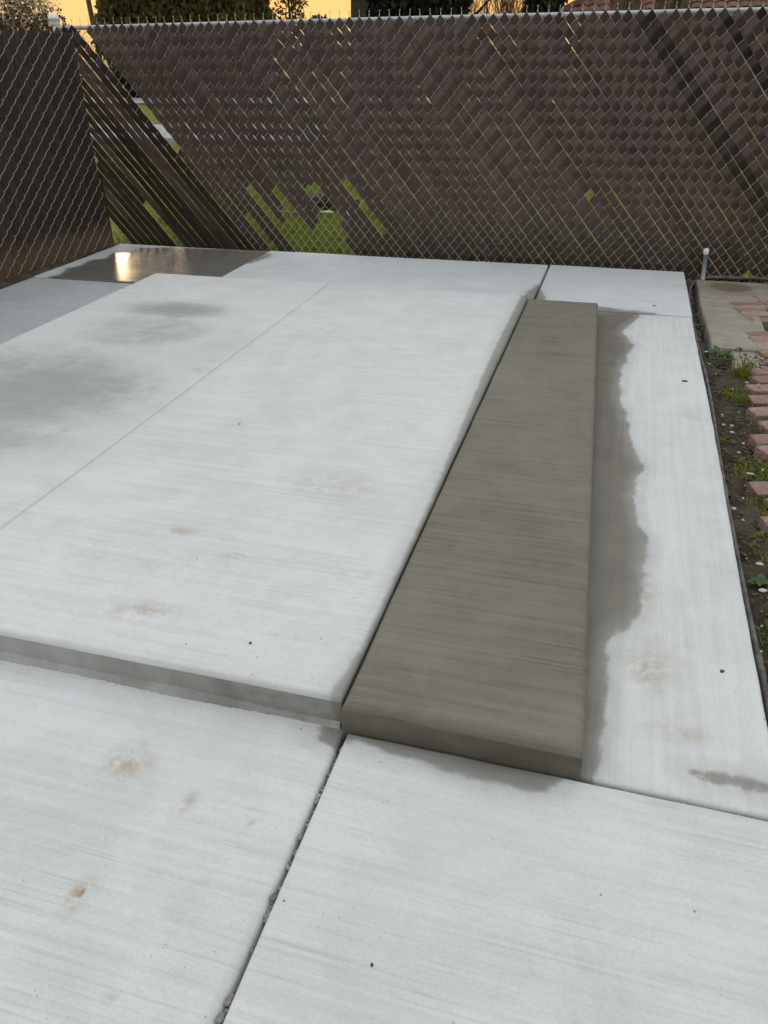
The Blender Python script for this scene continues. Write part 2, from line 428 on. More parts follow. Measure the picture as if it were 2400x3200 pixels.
tag(sheet('ground', -900, 900, -300, 1800, -.16, M['soil'], 8, 8), kind='structure')
def lawn_h(x, y): return .02 * math.sin(x * 1.3 + y * .7) + .015 * math.sin(x * 3.1 - y * 2.3)
tag(sheet('lawn', -70, 40, 7.05, 150, -.07, M['lawn'], 110, 60, lawn_h), kind='structure')
tag(sheet('path', -70, -6.5, 16.9, 21.0, -.02, M['road'], 4, 1), kind='structure')
tag(sheet('road', -70, 40, 31.0, 35.4, -.015, M['road'], 4, 1), kind='structure')
kb = MB(); kb.box(-70, -6.5, 16.72, 16.88, -.14, .03); tag(kb.build('kerb', M['road']), kind='structure')

def soil_h(x, y):
    return .018 * math.sin(9 * x + 3 * y) + .012 * math.sin(23 * x - 17 * y) + .010 * math.sin(41 * y + 13 * x) + random.uniform(-.006, .006)
tag(sheet('soil_bed', .545, 2.2, .2, 7.0, -.105, M['soil'], 66, 270, lambda x, y: soil_h(x, y) + (.035 * min(1, max(0, (x - .6) / .25)) if not (x > .64 and y > 4.78) else -.05)), kind='structure')
tag(sheet('soil_border', -5.4, -4.40, 1.0, 6.80, -.055, M['soil'], 30, 170, lambda x, y: soil_h(x, y) * .8 + .045 * max(0, -(x + 4.62)) / .2 - .01), kind='structure')
tag(sheet('soil_verge', -5.6, 2.0, 6.78, 7.10, -.10, M['soil'], 200, 12, lambda x, y: soil_h(x, y) * .5), kind='structure')

# ---------------------------------------------------------------- patio slabs (lower level)
patio = tag(sheet('patio', -4.60, .54, -1.6, 6.80, -.075, M['base'], 2, 2), kind='structure')
right_wet = [(.0, 5.53), (-.07, 5.57), (.1, 5.57), (.22, 5.53), (.21, 5.47), (.11, 5.11), (.18, 4.85), (.12, 4.37), (.115, 3.95), (.17, 3.63), (.19, 3.37), (.24, 3.16),
             (.195, 2.95), (.20, 2.76), (.25, 2.58), (.235, 2.35), (.225, 2.12), (.15, 1.99), (.125, 1.92), (.135, 1.72), (.135, 1.62), (.13, 1.52), (.125, 1.36), (-.6, 1.36), (-.6, 5.53)]
streak = [(.34, 1.495), (.40, 1.505), (.53, 1.515), (.60, 1.50), (.60, 1.465), (.52, 1.472), (.39, 1.468)]
slab('slab', -.515, .555, 1.402, 5.533, 0, .12, M['strip'], patio, .016, .012, [right_wet, streak],
     rust=[(.25, 1.85, .05, .07, .8), (.33, 1.62, .08, .03, .5), (.24, 2.25, .03, .12, .5)], seed=21,
     warp=lambda x, y: (x + np.where(x > .3, .0035 * np.sin(y * 2.1), 0), y))
slab('slab', -.515, .555, 5.549, 6.822, .004, .12, M['far'], patio, .02, .012,
     [[(-.60, 5.5), (-.60, 6.1), (-.50, 6.02), (-.485, 5.93), (-.47, 5.85), (-.44, 5.8), (-.47, 5.5)], [(-.1, 5.5), (-.09, 5.63), (.0, 5.63), (.1, 5.59), (.32, 5.57), (.32, 5.5)]], seed=22)
slab('slab', -.518, 1.6, -1.6, 1.388, .006, .12, M['near'], patio, .016, .009,
     [[(-.53, 1.45), (-.525, 1.365), (-.42, 1.352), (-.32, 1.35), (-.26, 1.342), (-.2, 1.325), (-.13, 1.312), (-.08, 1.318), (-.03, 1.322), (.01, 1.345), (.04, 1.375), (.04, 1.45)]],
     rust=[(.35, .55, .1, .02, .25)], damp_shade=[(-.15, 1.35, .3, .03, .5), (.35, 1.37, .3, .012, .6)], seed=23)  # grey bands are contact shade painted before the step and along the joint
slab('slab', -4.62, -.5315, -1.6, 1.440, -.002, .12, M['near'], patio, .018, .016,
     [[(-.60, 1.50), (-.60, 1.385), (-.57, 1.35), (-.53, 1.33), (-.50, 1.5)]],
     rust=[(-1.02, 1.15, .045, .05, .8), (-1.07, 1.15, .02, .03, .9), (-.93, .80, .016, .035, 1.6), (-.66, 1.06, .008, .010, 1.4), (-.82, 1.08, .02, .04, .7), (-.75, .63, .01, .01, .8)], damp_shade=[(-.545, .4, .022, .9, .55), (-.62, 1.33, .10, .035, .5), (-2.0, 1.36, 1.4, .05, .42)], seed=24)  # grey bands are contact shade painted along the joint and the riser foot
slab('slab', -4.62, -3.2, 1.452, 5.490, -.004, .12, M['side'], patio, .03, .016, seed=25)
puddle = [(-4.47, 5.50), (-4.44, 5.62), (-4.52, 5.80), (-4.46, 5.92), (-4.50, 6.10), (-4.40, 6.22), (-4.46, 6.42), (-4.30, 6.50), (-4.34, 6.66), (-4.05, 6.76), (-3.53, 6.80), (-2.98, 6.83), (-2.98, 5.45), (-4.47, 5.45)]
slab('slab', -4.62, -3.075, 5.502, 6.815, .0, .12, M['puddle'], patio, .016, .012, [puddle], seed=26)
slab('slab', -3.067, -.5315, 5.502, 6.820, .002, .12, M['far'], patio, .022, .012,
     [[(-3.3, 6.83), (-3.0, 6.70), (-2.96, 6.6), (-3.02, 6.3), (-3.2, 6.3)], [(-.60, 5.4), (-.60, 5.9), (-.56, 6.1), (-.5, 6.2), (-.5, 5.4)]],
     rust=[(-2.75, 6.35, .04, .03, .6)], seed=27)
# raised pad and dark step
pad = slab('concrete_pad', -3.435, -.540, 1.412, 5.450, .103, .115, M['pad'], None, .026, .020,
           [[(-.585, 5.47), (-.590, 4.76), (-.585, 3.9), (-.565, 3.14), (-.550, 2.4), (-.548, 1.62), (-.57, 1.45), (-.57, 1.35), (-.50, 1.35), (-.5, 5.5)]],
           damp_shade=[(-2.75, 4.55, .46, .22, 1.15), (-2.75, 3.1, .75, .65, 1.15), (-2.2, 3.9, .4, .7, .55), (-3.0, 3.3, .65, .6, .9), (-2.7, 4.1, .6, .55, .8), (-2.3, 2.9, .5, .3, .35), (-2.95, 2.55, .9, .32, 1.0), (-2.5, 3.5, .12, .18, .5)],
           rust=[(-2.05, 3.55, .08, .05, .5), (-1.35, 2.05, .05, .03, .6), (-1.1, 1.95, .06, .02, .5), (-1.25, 1.6, .10, .05, .6), (-.95, 2.5, .15, .08, .4)],
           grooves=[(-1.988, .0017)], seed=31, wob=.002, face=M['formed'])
tag(pad, 'pale smooth concrete pad raised above the patio with one saw cut line', 'concrete pad')
# rough mortar squeezed out under the front face of the pad
fb = MB(); rows = []
for i in range(0, 300):
    x = -3.40 + i * (2.855 / 299); rr = random.Random(i)
    a = .006 + .009 * (0.5 + .5 * math.sin(x * 3.1 + 1) * math.sin(x * 7.3)) + rr.uniform(-.0015, .002)
    rows.append([(x, 1.4135, .004 + a * 1.1), (x, 1.411 - a * .25, .004 + a * .6 + rr.uniform(-.002, .003)), (x, 1.409 - a * .6, .001 + a * .25 + rr.uniform(0, .003)), (x, 1.407 - a * 1.3, -.006)])
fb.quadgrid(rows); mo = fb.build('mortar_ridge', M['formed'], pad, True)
at = mo.data.attributes.new('wet', 'FLOAT', 'POINT'); at.data.foreach_set('value', [-1.0] * len(mo.data.vertices))
def step_warp(x, y):
    t = np.clip((y - 1.41) / 4.0, 0, 1); k = (x + .53) / .61
    return x + np.clip(k, 0, 1) * (-.150 * t), y
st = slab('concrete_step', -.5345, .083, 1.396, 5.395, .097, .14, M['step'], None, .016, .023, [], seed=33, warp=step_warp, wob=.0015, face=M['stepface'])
tag(st, 'long dark grey freshly poured concrete step beside the pale pad', 'concrete step')

# gravel caught in the joints
gb = MB(); n = 0
for i in range(230):
    if i < 120: y = random.choice([random.uniform(.98, 1.36), random.uniform(.60, .72), random.uniform(.86, .9), random.uniform(-.5, 1.36)]); x = -.5248 + random.uniform(-.003, .003)
    else: x = random.uniform(-.2, .56); y = 1.395 + random.uniform(-.003, .003)
    r = random.uniform(.0025, .0055); gb.rock((x, y, -.015 + random.uniform(-.006, .006)), r, i, .8, random.uniform(1, 1.6), random.uniform(0, 3), 0)
tag(gb.build('joint_gravel', M['pebble']), kind='stuff')
for i, (x, y, r, s_) in enumerate([(-.5255, .905, .0075, 1.4), (-.5262, .655, .0085, 1.5), (-.524, .688, .007, 1.9), (-.5255, 1.06, .006, 1.2)]):
    b = MB(); b.rock((0, 0, 0), r, 900 + i, .8, s_, 1.2, 1); o = b.build('pebble', M['pebble'], None, True); o.location = (x, y, -.001)
    tag(o, ['pale pebble wedged in the long joint, middle of the three nearest', 'large pale pebble nearest the camera in the long slab joint', 'slim pale stone just behind the nearest pebble in the joint', 'small pale pebble in the joint near the corner of the step'][i], 'pebble', 'pebbles in the slab joint')

# ---------------------------------------------------------------- main chain-link fence
FW, FH = .0815, .0970; Q = FW / FH; Z0 = -.036; XO = -Z0 * FW / FH; NTOP = 38
FX0, FX1 = -4.985, 1.70
def cd_pt(c, d): return (c + d) * FW / 2 + XO, (c - d) * FH / 2 + Z0
def wire_mesh(b, j0, j1, m0, m1, w, h, xo, zo, amp, r, back=None, sides=4, sub=4):
    for j in range(j0, j1):
        pts = []
        for mm in range(m0, m1):
            xa = (j if (j + mm) % 2 == 0 else j + 1) * w / 2 + xo; xb = (j + 1 if (j + mm) % 2 == 0 else j) * w / 2 + xo
            za = mm * h / 2 + zo; front = (j + mm) % 2 == 0
            for k in range(sub):
                t = k / sub; e = t + .045 * math.sin(2 * math.pi * t)
                a = (-amp if front else (amp if back is None else back)) * math.sin(math.pi * t) ** .7 if t > 0 else 0
                pts.append((xa + (xb - xa) * t, a, za + (h / 2) * e))
        mm = m1; pts.append(((j if (j + mm) % 2 == 0 else j + 1) * w / 2 + xo, 0, mm * h / 2 + zo))
        b.tube(pts, r, sides, False)

fence = empty('chain_link_fence', (0, 6.90, 0))
tag(fence, 'long brown slatted chain-link fence along the far edge of the patio', 'fence')
wm = MB()
j0 = int((FX0 - XO) / (FW / 2)) + 1; j1 = int((FX1 - XO) / (FW / 2))
wire_mesh(wm, j0, j1, -1, NTOP, FW, FH, XO, Z0, .0032, .0017, .0115)
for j in range(j0, j1 + 1):                       # twisted barbs on the top selvage
    if (j + NTOP) % 2 == 0:
        x = j * FW / 2 + XO; z = NTOP * FH / 2 + Z0; lx = random.uniform(-.004, .004)
        wm.tube([(x, 0, z - .004), (x + lx * .5, 0, z + .016), (x + lx, -.001, z + .030)], .0024, 4)
        wm.tube([(x + lx, 0, z + .028), (x + lx - .006, -.002, z + .042 + random.uniform(-.003, .003))], .0016, 4)
        wm.tube([(x + lx, 0, z + .028), (x + lx + .006, .002, z + .042 + random.uniform(-.003, .003))], .0016, 4)
tag(wm.build('wire_mesh', M['galv'], fence, True), kind='stuff')

def slat_piece(k, dlo, dhi, zcut_lo=None, amp=.0075, ph=0.0, side=0.0, wd=.90, twist=0.0, mat='slat', seed=0):
    """one vinyl slat woven down a diagonal row of cells; d runs from the top end (dlo) to the bottom end (dhi)"""
    rr = random.Random(seed); n = max(3, int((dhi - dlo) * 6))
    b = MB(); ring = []
    a1, a2 = rr.uniform(0, 6), rr.uniform(0, 6)
    for i in range(n + 1):
        d = dlo + (dhi - dlo) * i / n
        sh = side + .035 * math.sin(d * .45 + a1)
        Mi0, zc = cd_pt(k + .5, d); y = amp * (.6 if Mi0 < -3.2 else 1) * (.25 + .75 * min(1, max(0, (zc - .25) / .7))) * math.asin(.97 * math.cos(math.pi * (d - k) + ph)) / 1.325 * (1 + .15 * math.sin(d * .3 + a2))
        if k < -40: y -= .0062
        tw = twist * math.sin(d * .35 + a2)
        half = (wd - ((.10 if k < -22 else .050) if k > -42 else .0) * (1 - min(1, max(0, (zc - .35) / .55)))) / 2
        L = cd_pt(k + .5 + sh - half, d); R = cd_pt(k + .5 + sh + half, d); Mi = cd_pt(k + .5 + sh, d)
        ring.append([(L[0], y - tw, L[1]), (Mi[0], y - .0009, Mi[1]), (R[0], y + tw, R[1]), (R[0], y + tw + .0013, R[1]), (Mi[0], y + .0004, Mi[1]), (L[0], y - tw + .0013, L[1])])
    nv = 6
    for rg in ring: b.v.extend(rg)
    for i in range(n):
        for q in range(nv):
            q2 = (q + 1) % nv
            b.f.append((i * nv + q, i * nv + q2, (i + 1) * nv + q2, (i + 1) * nv + q))
    b.f.append(tuple(range(nv))[::-1]); b.f.append(tuple(n * nv + q for q in range(nv)))
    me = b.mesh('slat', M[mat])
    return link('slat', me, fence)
# stretches of slat that are broken out: cell -> list of (z low, z high) gaps
gaps = {-40: [(.82, 1.9)], -50: [(-.2, .37)], -38: [(-.2, .30)], -35: [(-.2, .54)], -34: [(-.2, .25)], -33: [(-.2, .36)], -32: [(-.2, .53)],
        -31: [(-.2, .20)], -30: [(-.2, .25)], -29: [(-.2, .33), ], -28: [(.12, .55)], -27: [(.26, .57)], -23: [(.19, .61)], 2: [(.53, .575)],
        -52: [(.70, .84)], -57: [(-.2, .2)], -58: [(-.2, .4)], -59: [(-.2, .4)], -60: [(-.2, .4)], 12: [(-.1, .0)]}
for k in range(-62, 40):
    rr = random.Random(k * 13 + 5)
    dtop = (k + 1) - NTOP                                         # cut along the wire so the peak sits under the top knuckle
    dbot = (k + .5) - 2 * (-.075 - Z0) / FH
    # fence ends
    dl = 2 * (FX0 - XO) / FW - (k + .5); dr = 2 * (FX1 - XO) / FW - (k + .5)
    a, e = max(dtop + rr.choice([0, 0, 0, .05, .2]), dl), min(dbot, dr)
    if e - a < .6: continue
    spans = [(a, e)]
    for (zl, zh) in gaps.get(k, []):
        d1 = (k + .5) - 2 * (zh - Z0) / FH; d2 = (k + .5) - 2 * (zl - Z0) / FH
        new = []
        for (p, q) in spans:
            if d1 > p + .3: new.append((p, min(q, d1)))
            if d2 < q - .3: new.append((max(p, d2), q))
        spans = [s_ for s_ in new if s_[1] - s_[0] > .3]
    ph = math.pi if rr.random() < .13 else rr.uniform(-.15, .15)
    if k < -40 and rr.random() < .75: mat_f = 'slat_dark'
    else: mat_f = None
    if k < -41: ph = rr.uniform(-.5, .5)
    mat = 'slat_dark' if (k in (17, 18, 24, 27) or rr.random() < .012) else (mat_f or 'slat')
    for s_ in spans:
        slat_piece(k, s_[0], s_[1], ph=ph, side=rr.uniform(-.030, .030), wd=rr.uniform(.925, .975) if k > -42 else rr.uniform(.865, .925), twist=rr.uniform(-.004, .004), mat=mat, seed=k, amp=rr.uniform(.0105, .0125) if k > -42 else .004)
# rail, posts, cap, rail tie
b = MB(); b.tube([(-4.96, .034, 1.780), (-2.0, .034, 1.784), (0, .034, 1.783), (FX1 + .03, .034, 1.780)], .0175, 12); b.build('top_rail', M['galv_rail'], fence, True)
b = MB(); b.tube([(-4.975, .05, -.15), (-4.975, .05, 1.80)], .031, 14); b.build('corner_post', M['cap'], fence, True)
b = MB(); b.lathe([(.034, -.005), (.044, 0), (.046, .018), (.044, .045), (.047, .047), (.046, .058), (.040, .074), (.028, .088), (.012, .096), (.0, .098)], (-4.990, .05, 1.800), 20)
b.lathe([(.036, -.055), (.036, .0)], (-4.968, .045, 1.800), 16); b.build('post_cap', M['cap'], fence, True)
for x in (-1.52, FX1 + .03):
    b = MB(); b.tube([(x, .085, -.15), (x, .085, 1.77)], .026, 12); b.build('line_post', M['galv_rail'], fence, True)
b = MB(); b.tube([(-.604, -.006, 1.765), (-.604, .005, 1.822), (-.604, .03, 1.832), (-.604, .055, 1.80), (-.604, .04, 1.765)], .004, 6)
b.tube([(-.600, -.004, 1.775), (-.610, -.008, 1.815), (-.594, -.006, 1.822)], .006, 6); b.build('rail_tie', M['galv_rail'], fence, True)

# ---------------------------------------------------------------- left chain-link fence with upright slats
LW, LH = .134, .116
lf = empty('side_fence', (-4.660, 6.72, 0), math.radians(90) - math.atan(.106))
tag(lf, 'dark brown side fence with upright slats behind wavy chain-link on the left', 'fence')
LLEN = 3.6; nL = int(LLEN / (LW / 2))
b = MB(); wire_mesh(b, -nL, 0, 0, 30, LW, LH, 0, .0, .0115, .0022, None, 5, 5)
for j in range(-nL, 1):
    if (j + 30) % 2 == 0: b.tube([(j * LW / 2, 0, 1.738), (j * LW / 2 - .004, .002, 1.752)], .002, 4)
tag(b.build('wire_mesh', M['galv_side'], lf, True), kind='stuff')
for j in range(-nL, 0):
    rr = random.Random(j * 7 + 3)
    x = (j + .5) * LW / 2 + rr.uniform(-.002, .002); hw = .0332 + rr.uniform(-.0008, .0006); yaw = -rr.uniform(.04, .14)
    zt = 1.742 + rr.uniform(-.012, .012); zb = -.03 + rr.uniform(-.02, .03); lean = rr.uniform(-.004, .004)
    if j == -1: hw = .028; x -= .004
    b = MB(); rows = []
    for i in range(13):
        t = i / 12; z = zb + (zt - zb) * t; yy = .0125 + .002 * math.sin(t * 6 + j) ; xx = x + lean * t
        dy = math.sin(yaw) * hw
        rows.append([(xx - hw, yy - dy, z), (xx - hw * .74, yy - .012 - dy * .7, z), (xx + hw * .74, yy - .012 + dy * .7, z), (xx + hw, yy + dy, z), (xx + hw, yy + dy + .0014, z), (xx, yy - .0006, z), (xx - hw, yy - dy + .0014, z), (xx - hw, yy - dy, z)])
    b.quadgrid(rows); o = b.build('slat', M['slat_side'], lf, False)
# loose slat hanging at the open end
b = MB(); b.box(.018, .066, .030, .0314, -.06, .62); b.build('slat', M['slat_side'], lf)
b = MB(); b.tube([(-LLEN - .05, .04, 1.70), (-.02, .04, 1.70)], .018, 10); b.build('top_rail', M['galv_rail'], lf, True)
b = MB(); b.tube([(-LLEN - .05, .065, -.15), (-LLEN - .05, .065, 1.74)], .028, 12); b.build('end_post', M['galv_rail'], lf, True)

# ---------------------------------------------------------------- old slab, bricks, soil strip on the right
def old_warp(x, y): return x + .006 * np.sin(y * 5.0) * (x < .75), y + .004 * np.sin(x * 23)
osl = empty('old_slab'); tag(osl, kind='structure')
oval = [(.72 + .0, 6.60), (.76, 6.70), (.85, 6.74), (.96, 6.73), (1.05, 6.66), (1.06, 6.56), (.98, 6.48), (.88, 6.45), (.79, 6.50)]
slab('slab', .648, 1.95, 6.05, 6.79, -.050, .14, M['old'], osl, .02, .014, [oval], seed=41, warp=old_warp, wob=.003)
slab('slab', .652, 1.02, 5.095, 6.047, -.053, .14, M['old'], osl, .02, .014, [], seed=42, warp=old_warp, wob=.004)
slab('slab', .760, .96, 4.80, 5.092, -.066, .12, M['old'], osl, .02, .02, [], seed=43, warp=old_warp, wob=.008)

T = NT('weathered_red_brick'); P = T.coord('Object')
c = T.mix(T.rng(T.noise(P, 14, 5, .7), .3, .7), (.25, .135, .105), (.34, .215, .18))
c = T.mul(c, T.rng(T.objrand(), 0, 1, .8, 1.15, False))
pale = T.math('ADD', T.noise(P, 22, 5, .7), T.math('MULTIPLY', T.math('SUBTRACT', T.objrand(), .5), .35))
c = T.mix(T.math('MULTIPLY', T.rng(pale, .45, .72), .65), c, (.36, .30, .255))
c = T.mix(T.math('MULTIPLY', T.rng(T.noise(P, 17, 6, .75), .50, .66), .5), c, (.115, .10, .065))
T.bump(T.noise(P, 90, 5, .7), .004); M['brick'] = T.fin(c, .9, spec=.2)
bp = tag(sheet('brick_path', .80, 2.2, 2.2, 6.30, -.085, M['soil'], 40, 110, lambda x, y: soil_h(x, y) * .5), kind='structure')
def brick_mesh(seed, L=.205, Wd=.105, H=.06):
    rr = random.Random(seed); bv = .006
    b = MB(); X = [-L / 2, -L / 2 + bv, 0, L / 2 - bv, L / 2]; Y = [-Wd / 2, -Wd / 2 + bv, Wd / 2 - bv, Wd / 2]
    rows = []
    for i, x in enumerate(X):
        row = [(x, Y[0] + bv * .2, -H)]
        for j, y in enumerate(Y):
            e = (i in (0, 4)) + (j in (0, 3)); z = -bv * .6 * e + rr.uniform(-.0025, .0015)
            row.append((x + rr.uniform(-.003, .003), y + rr.uniform(-.002, .002), z))
        row.append((x, Y[3] - bv * .2, -H)); rows.append(row)
    b.quadgrid(rows)
    for sgn in (0, len(X) - 1):
        r0 = rows[sgn]; n = len(b.v); b.v.extend(r0); f = tuple(range(n, n + len(r0))); b.f.append(f if sgn == 0 else f[::-1])
    return b.mesh('brick', M['brick'])
bm_ = [brick_mesh(i) for i in range(6)]
# (x of left end, y of left end centre, z of top, yaw deg)
rows_ = [(.845, 6.255, -.044, 19), (.862, 6.115, -.044, 20), (.875, 5.975, -.045, 20), (.905, 5.860, -.044, 20), (.930, 5.745, -.05, 19), (.890, 5.395, -.046, 18), (.905, 5.285, -.046, 19),
         (.930, 5.150, -.05, 18), (.935, 5.02, -.05, 18), (.94, 4.875, -.05, 17), (.822, 4.660, -.038, 17), (.830, 4.520, -.040, 20), (.790, 4.360, -.034, 18), (.783, 4.215, -.038, 16), (.770, 4.030, -.030, 18),
         (.800, 3.880, -.045, 16), (.742, 3.700, -.036, 15), (.760, 3.575, -.045, 18), (.690, 3.215, -.050, 14), (.740, 3.08, -.055, 20), (.700, 2.90, -.048, 16), (.72, 2.72, -.05, 18)]
for i, (x, y, z, a) in enumerate(rows_):
    rr = random.Random(i * 3 + 1)
    for q in range(6):
        L = .205; an = math.radians(a)
        off = L * .5 + q * (L + .012)
        px, py = x + math.cos(an) * off, y + math.sin(an) * off
        if px > 1.75 or py > 6.36: break
        if px < 1.02 and 5.09 < py < 5.2 and q == 0 and i == 99: continue
        o = link('brick', bm_[(i + q) % 6], bp, (px, py, z + rr.uniform(-.004, .004)))
        o.rotation_euler = (rr.uniform(-.05, .05), rr.uniform(-.04, .06), an + rr.uniform(-.05, .05))

# soil litter, pebbles, chips
gb = MB(); cb = MB()
for i in range(2600):
    x = random.uniform(.575, 1.1); y = random.choice([random.uniform(2.0, 5.2), random.uniform(1.2, 6.8)])
    if x > .64 and y > 5.1: continue
    r = random.uniform(.003, .009)
    (gb if random.random() < .95 else cb).rock((x, y, -.098 + .035 * min(1, max(0, (x - .6) / .25)) + random.uniform(0, .02)), r, i, .6, random.uniform(1, 1.8), random.uniform(0, 3), 0)
M['clod'] = simple('soil_clod', (.06, .046, .032), (.13, .10, .07), 30, .95, .002, 120)
tag(gb.build('soil_litter', M['clod']), kind='stuff'); tag(cb.build('stone_chips', M['chip']), kind='stuff')
chips = [(.695, 3.36, 2.0, 'long white chip lying flat on the soil below the last full bricks'), (.628, 3.885, 1.2, 'white pebble beside the black pipe opposite the fourth brick end'), (.660, 3.80, 1.3, 'cream chip at the soil centre near the moss'),
         (.622, 5.02, 1.4, 'rounded stone in the gap under the corner of the old slab'), (.648, 2.62, 1.6, 'pale leaf-shaped chip at the right border low in the picture'), (.640, 2.45, 1.5, 'grey flake on the soil nearest to the camera'), (.598, 3.02, 1.2, 'small white stone touching the black pipe')]
for i, (x, y, s_, lb) in enumerate(chips):
    b = MB(); b.rock((0, 0, 0), .013, 500 + i, .45, s_, random.uniform(-.3, .5), 1); o = b.build('stone_chip', M['chip'], None, True); o.location = (x, y, -.064); o.scale = (.75, .75, .8)
    tag(o, lb, 'stone', 'pale stones on the soil strip')

# weeds and grass tufts
M['weed'] = foliage('weed_leaf', (.05, .085, .02), (.10, .15, .035), .3, .5, 20)
M['tuft'] = foliage('grass_blade', (.075, .12, .004), (.25, .27, .018), .45, .6, 6)
def blade(b, base, ang, ln, wd, droop, up=1.0, seg=4, fold=.25):
    rows = []; ca, sa = math.cos(ang), math.sin(ang)
    for i in range(seg + 1):
        t = i / seg; w = wd * math.sin(math.pi * (.12 + .88 * t) ** .8) * (1 - .1 * t) + .0005
        r = ln * (t * (1 - .25 * droop * t)); z = ln * up * (t - droop * t * t)
        c0 = Vector((base[0] + ca * r, base[1] + sa * r, base[2] + z)); sd_ = Vector((-sa, ca, 0)) * w
        rows.append([c0 - sd_ + Vector((0, 0, w * fold)), c0, c0 + sd_ + Vector((0, 0, w * fold))])
    b.quadgrid(rows)
def weed(loc, n, ln, wd, label, up=.7, mat='weed', seed=0, spread=.01):
    rr = random.Random(seed); w_ = empty('weed', loc); tag(w_, label, 'weed')
    for i in range(n):
        b = MB(); blade(b, (rr.uniform(-spread, spread), rr.uniform(-spread, spread), 0), i * 2.4 + rr.uniform(-.4, .4), ln * rr.uniform(.6, 1.1), wd * rr.uniform(.7, 1.1), rr.uniform(.4, .9), up * rr.uniform(.5, 1.3))
        b.build('leaf', M[mat], w_, True)
weed((.705, 4.965, -.075), 13, .13, .017, 'broad-leaved green weed at the corner of the old concrete slab', .8, 'weed', 1)
weed((.615, 5.62, -.085), 10, .06, .016, 'grey green flat weed in the gap beside the old slab', .4, 'weed', 2)
weed((.640, 2.52, -.080), 8, .06, .014, 'low dark weed at the right border near the camera', .4, 'weed', 6)
weed((.610, 3.72, -.085), 14, .05, .003, 'thin sparse grass sprig beside the black pipe', 1.0, 'tuft', 8)
for i, (x, y, n, ln, lb) in enumerate([(.775, 4.60, 60, .10, 'bright green grass tuft against the ends of the red bricks'), (.750, 4.22, 40, .05, 'small green clump below the tall grass tuft by the bricks'), (.85, 4.80, 30, .06, 'short grass growing under the broken edge of the old slab')]):
    rr = random.Random(i + 60); w_ = MB()
    for q in range(n): blade(w_, (rr.gauss(0, .022), rr.gauss(0, .03), 0), rr.uniform(0, 6.28), ln * rr.uniform(.5, 1.1), .0025, rr.uniform(.2, .6), rr.uniform(1.2, 2.2), 3)
    o = w_.build('grass_tuft', M['tuft'], None, True); o.location = (x, y, -.075); tag(o, lb, 'grass tuft', 'grass tufts on the soil strip')
mb = MB()
for i in range(1500):
    cx, cy = random.choice([(.74, 2.98), (.70, 2.72), (.80, 3.40), (.70, 3.40), (.66, 2.2), (.72, 4.35), (.75, 3.15)])
    blade(mb, (random.gauss(cx, .035), random.gauss(cy, .07), -.075), random.uniform(0, 6.28), random.uniform(.008, .022), .003, .3, 1.2, 2)
tag(mb.build('moss', M['tuft'], None, True), kind='stuff')

# black pipe along the slab, second one along the fence, PVC stub
def pipe(name, pts, r, label, couplings=()):
    o_ = empty(name, pts[0]); tag(o_, label, 'pipe'); P0 = Vector(pts[0])
    # Catmull-Rom
    P_ = [Vector(p) - P0 for p in pts]; out = []
    for i in range(len(P_) - 1):
        a, b_, c_, d_ = P_[max(i - 1, 0)], P_[i], P_[i + 1], P_[min(i + 2, len(P_) - 1)]
        for k in range(8):
            t = k / 8; out.append(.5 * ((2 * b_) + (c_ - a) * t + (2 * a - 5 * b_ + 4 * c_ - d_) * t * t + (3 * b_ - a - 3 * c_ + d_) * t ** 3))
    out.append(P_[-1]); b = MB(); b.tube(out, r, 10); b.build('hose', M['hose'], o_, True)
    for (i, ln) in couplings:
        p, q = out[i], out[i + 1]; d = (q - p).normalized(); b = MB()
        b.tube([p, p + d * ln * .05, p + d * ln * .42, p + d * ln * .45, p + d * ln * .55, p + d * ln * .58, p + d * ln * .95, p + d * ln],
               [r, r * 1.35, r * 1.35, r * 1.1, r * 1.1, r * 1.35, r * 1.35, r], 10); b.build('coupling', M['hose'], o_, True)
pipe('irrigation_pipe', [(.70, 6.83, -.052), (.66, 6.80, -.055), (.625, 6.70, -.058), (.590, 6.45, -.066), (.579, 6.0, -.075), (.578, 5.3, -.072), (.580, 4.9, -.062), (.586, 4.5, -.050), (.584, 4.1, -.046),
     (.580, 3.7, -.050), (.573, 3.2, -.052), (.575, 2.7, -.056), (.571, 2.3, -.040), (.576, 1.9, -.038), (.578, 1.4, -.04)], .0085, 'thin black irrigation pipe running along the right edge of the pale slab', [(80, .10), (101, .12)])
pipe('irrigation_pipe', [(.68, 6.835, -.045), (.80, 6.845, -.036), (.95, 6.84, -.030), (1.2, 6.85, -.028), (1.6, 6.85, -.03)], .012, 'short black pipe lying behind the old slab at the fence foot', [(6, .05), (11, .07)])
pv = empty('pvc_stub', (.712, 6.835, -.14)); tag(pv, 'upright grey plastic pipe stub with white cap at the fence foot', 'pipe stub')
pv.rotation_euler = (0, math.radians(-3.5), 0)
b = MB(); b.tube([(0, 0, 0), (0, 0, .285)], .0165, 16); b.build('pipe', M['pvc'], pv, True)
b = MB(); b.lathe([(.0185, .283), (.0205, .286), (.0205, .318), (.018, .325), (.010, .328), (0, .3285)], (0, 0, 0), 16); b.build('cap', M['pvcw'], pv, True)
# two fresh yellow green leaves at the fence
M['ylw'] = foliage('yellow_green_leaf', (.25, .30, .01), (.38, .42, .02), .4, .5, 20)
b = MB()
for a in (.1, .9, 2.2, 2.9): blade(b, (0, 0, 0), a, .07, .020, .4, .9)
o = b.build('weed_sprig', M['ylw'], None, True); o.location = (1.065, 6.86, -.055); tag(o, 'yellow green sprig at the fence foot behind the old slab', 'weed')

